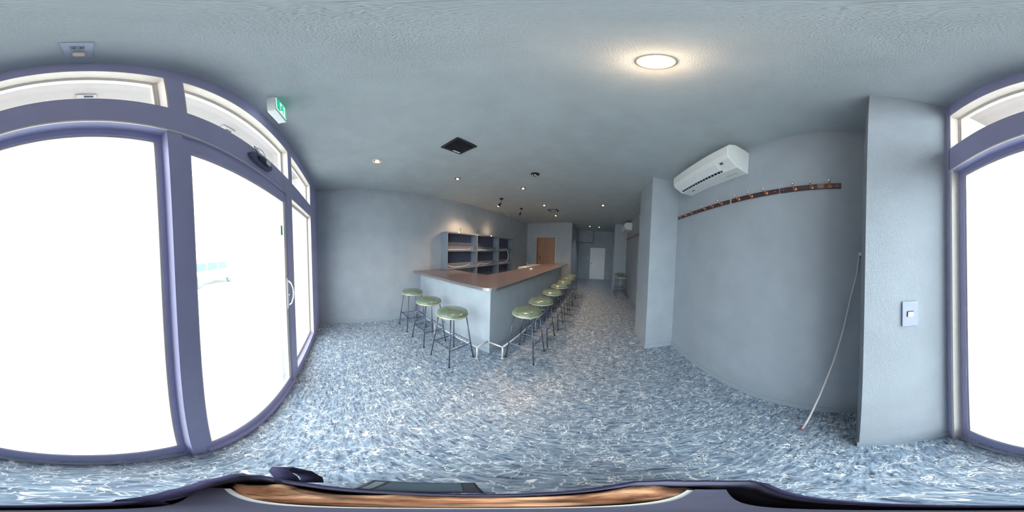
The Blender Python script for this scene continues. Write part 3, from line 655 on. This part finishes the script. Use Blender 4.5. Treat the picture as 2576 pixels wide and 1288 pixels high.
# handles drooping over the rim
def strap(pts, w, name='strap'):
    vs = []; fs = []
    for i, p in enumerate(pts):
        p = Vector(p); a = Vector(pts[max(i - 1, 0)]); b_ = Vector(pts[min(i + 1, len(pts) - 1)])
        t = (b_ - a).normalized(); s_ = t.cross(Vector((0, 0, 1)))
        s_ = s_.normalized() if s_.length > 1e-4 else Vector((1, 0, 0)); u = s_.cross(t).normalized() * .0025
        vs += [p - s_ * w / 2 - u, p + s_ * w / 2 - u, p + s_ * w / 2 + u, p - s_ * w / 2 + u]
    for i in range(len(pts) - 1):
        for j in range(4): fs.append((4 * i + j, 4 * i + (j + 1) % 4, 4 * i + 4 + (j + 1) % 4, 4 * i + 4 + j))
    k = 4 * (len(pts) - 1); fs += [(0, 1, 2, 3), (k, k + 1, k + 2, k + 3)]
    return MB().add(vs, fs).build(name, 'navy', e, smooth=True)
def W3(x, y, z): return (x - cx, y - cy, z)
strap([W3(-.15, -.09, .40), W3(-.175, -.1, .44), W3(-.205, -.122, .45), W3(-.228, -.13, .43), W3(-.24, -.118, .37), W3(-.232, -.09, .33), W3(-.2, -.07, .31), W3(-.165, -.065, .3)], .034)
strap([W3(.03, -.07, .39), W3(.02, -.095, .43), W3(-.03, -.135, .45), W3(-.09, -.165, .45), W3(-.15, -.17, .43), W3(-.17, -.165, .39)], .022)
# contents: folded tan cloth and a grey folder
ct = MB(); gx = []
nx, ny = 22, 10
dv = Vector((.66, .75, 0)).normalized(); du = Vector((.75, -.66, 0)).normalized()
for i in range(nx):
    for j in range(ny):
        a = -.17 + .35 * i / (nx - 1); b_ = -.052 + .062 * j / (ny - 1)
        z = .345 + .018 * math.sin(a * 60 + b_ * 40) + .012 * math.sin(a * 25 - b_ * 130) + .008 * random.random()
        p = dv * a + du * b_
        gx.append((p.x, p.y, z))
ct.add(gx, [(i * ny + j, (i + 1) * ny + j, (i + 1) * ny + j + 1, i * ny + j + 1) for i in range(nx - 1) for j in range(ny - 1)])
o = ct.build('folded_cloth', 'cloth', None, smooth=True); o.parent = None; o.location = (cx, cy, 0)
sm = o.modifiers.new('solid', 'SOLIDIFY'); sm.thickness = .03; sm.offset = -1
tag(o, 'crumpled tan patterned cloth inside the tote bag', 'cloth')
fo = thing('grey_folder', (cx, cy, 0), 'flat grey folder standing inside the tote bag beside the cloth', 'folder')
def obox(a0, a1, b0, b1, z0, z1, name, m, par):
    vs = [tuple(dv * a + du * b_ + Vector((0, 0, z))) for z in (z0, z1) for (a, b_) in ((a0, b0), (a1, b0), (a1, b1), (a0, b1))]
    return MB().add(vs, [(0, 3, 2, 1), (4, 5, 6, 7), (0, 1, 5, 4), (1, 2, 6, 5), (2, 3, 7, 6), (3, 0, 4, 7)]).build(name, m, par)
obox(-.16, .16, .02, .05, .205, .385, 'cover', 'lining', fo); obox(-.155, .155, .0135, .0198, .205, .38, 'paper', 'white', fo)
# phone sticking out of the side
ph = thing('phone', (cx, cy, 0), 'flat black phone tucked against the side of the tote bag', 'phone')
def P4(pts, z0, z1, name, m, par):
    vs = [(x - cx, y - cy, z) for z in (z0, z1) for x, y in pts]
    return MB().add(vs, [(0, 3, 2, 1), (4, 5, 6, 7), (0, 1, 5, 4), (1, 2, 6, 5), (2, 3, 7, 6), (3, 0, 4, 7)]).build(name, m, par, bevel=.003)
P4([(-.109, -.013), (-.17, .018), (-.092, .124), (-.038, .078)], .395, .403, 'body', 'blackpl', ph)
P4([(-.1, .005), (-.148, .04), (-.1, .108), (-.058, .073)], .4031, .4038, 'screen', mat('phone_screen', (66, 78, 88), .2, noise=.05), ph)
P4([(-.114, -.004), (-.157, .021), (-.15, .032), (-.107, .004)], .4031, .4038, 'key_strip', mat('phone_keys', (96, 110, 116), .4, noise=.1), ph)
# slim stand under the camera
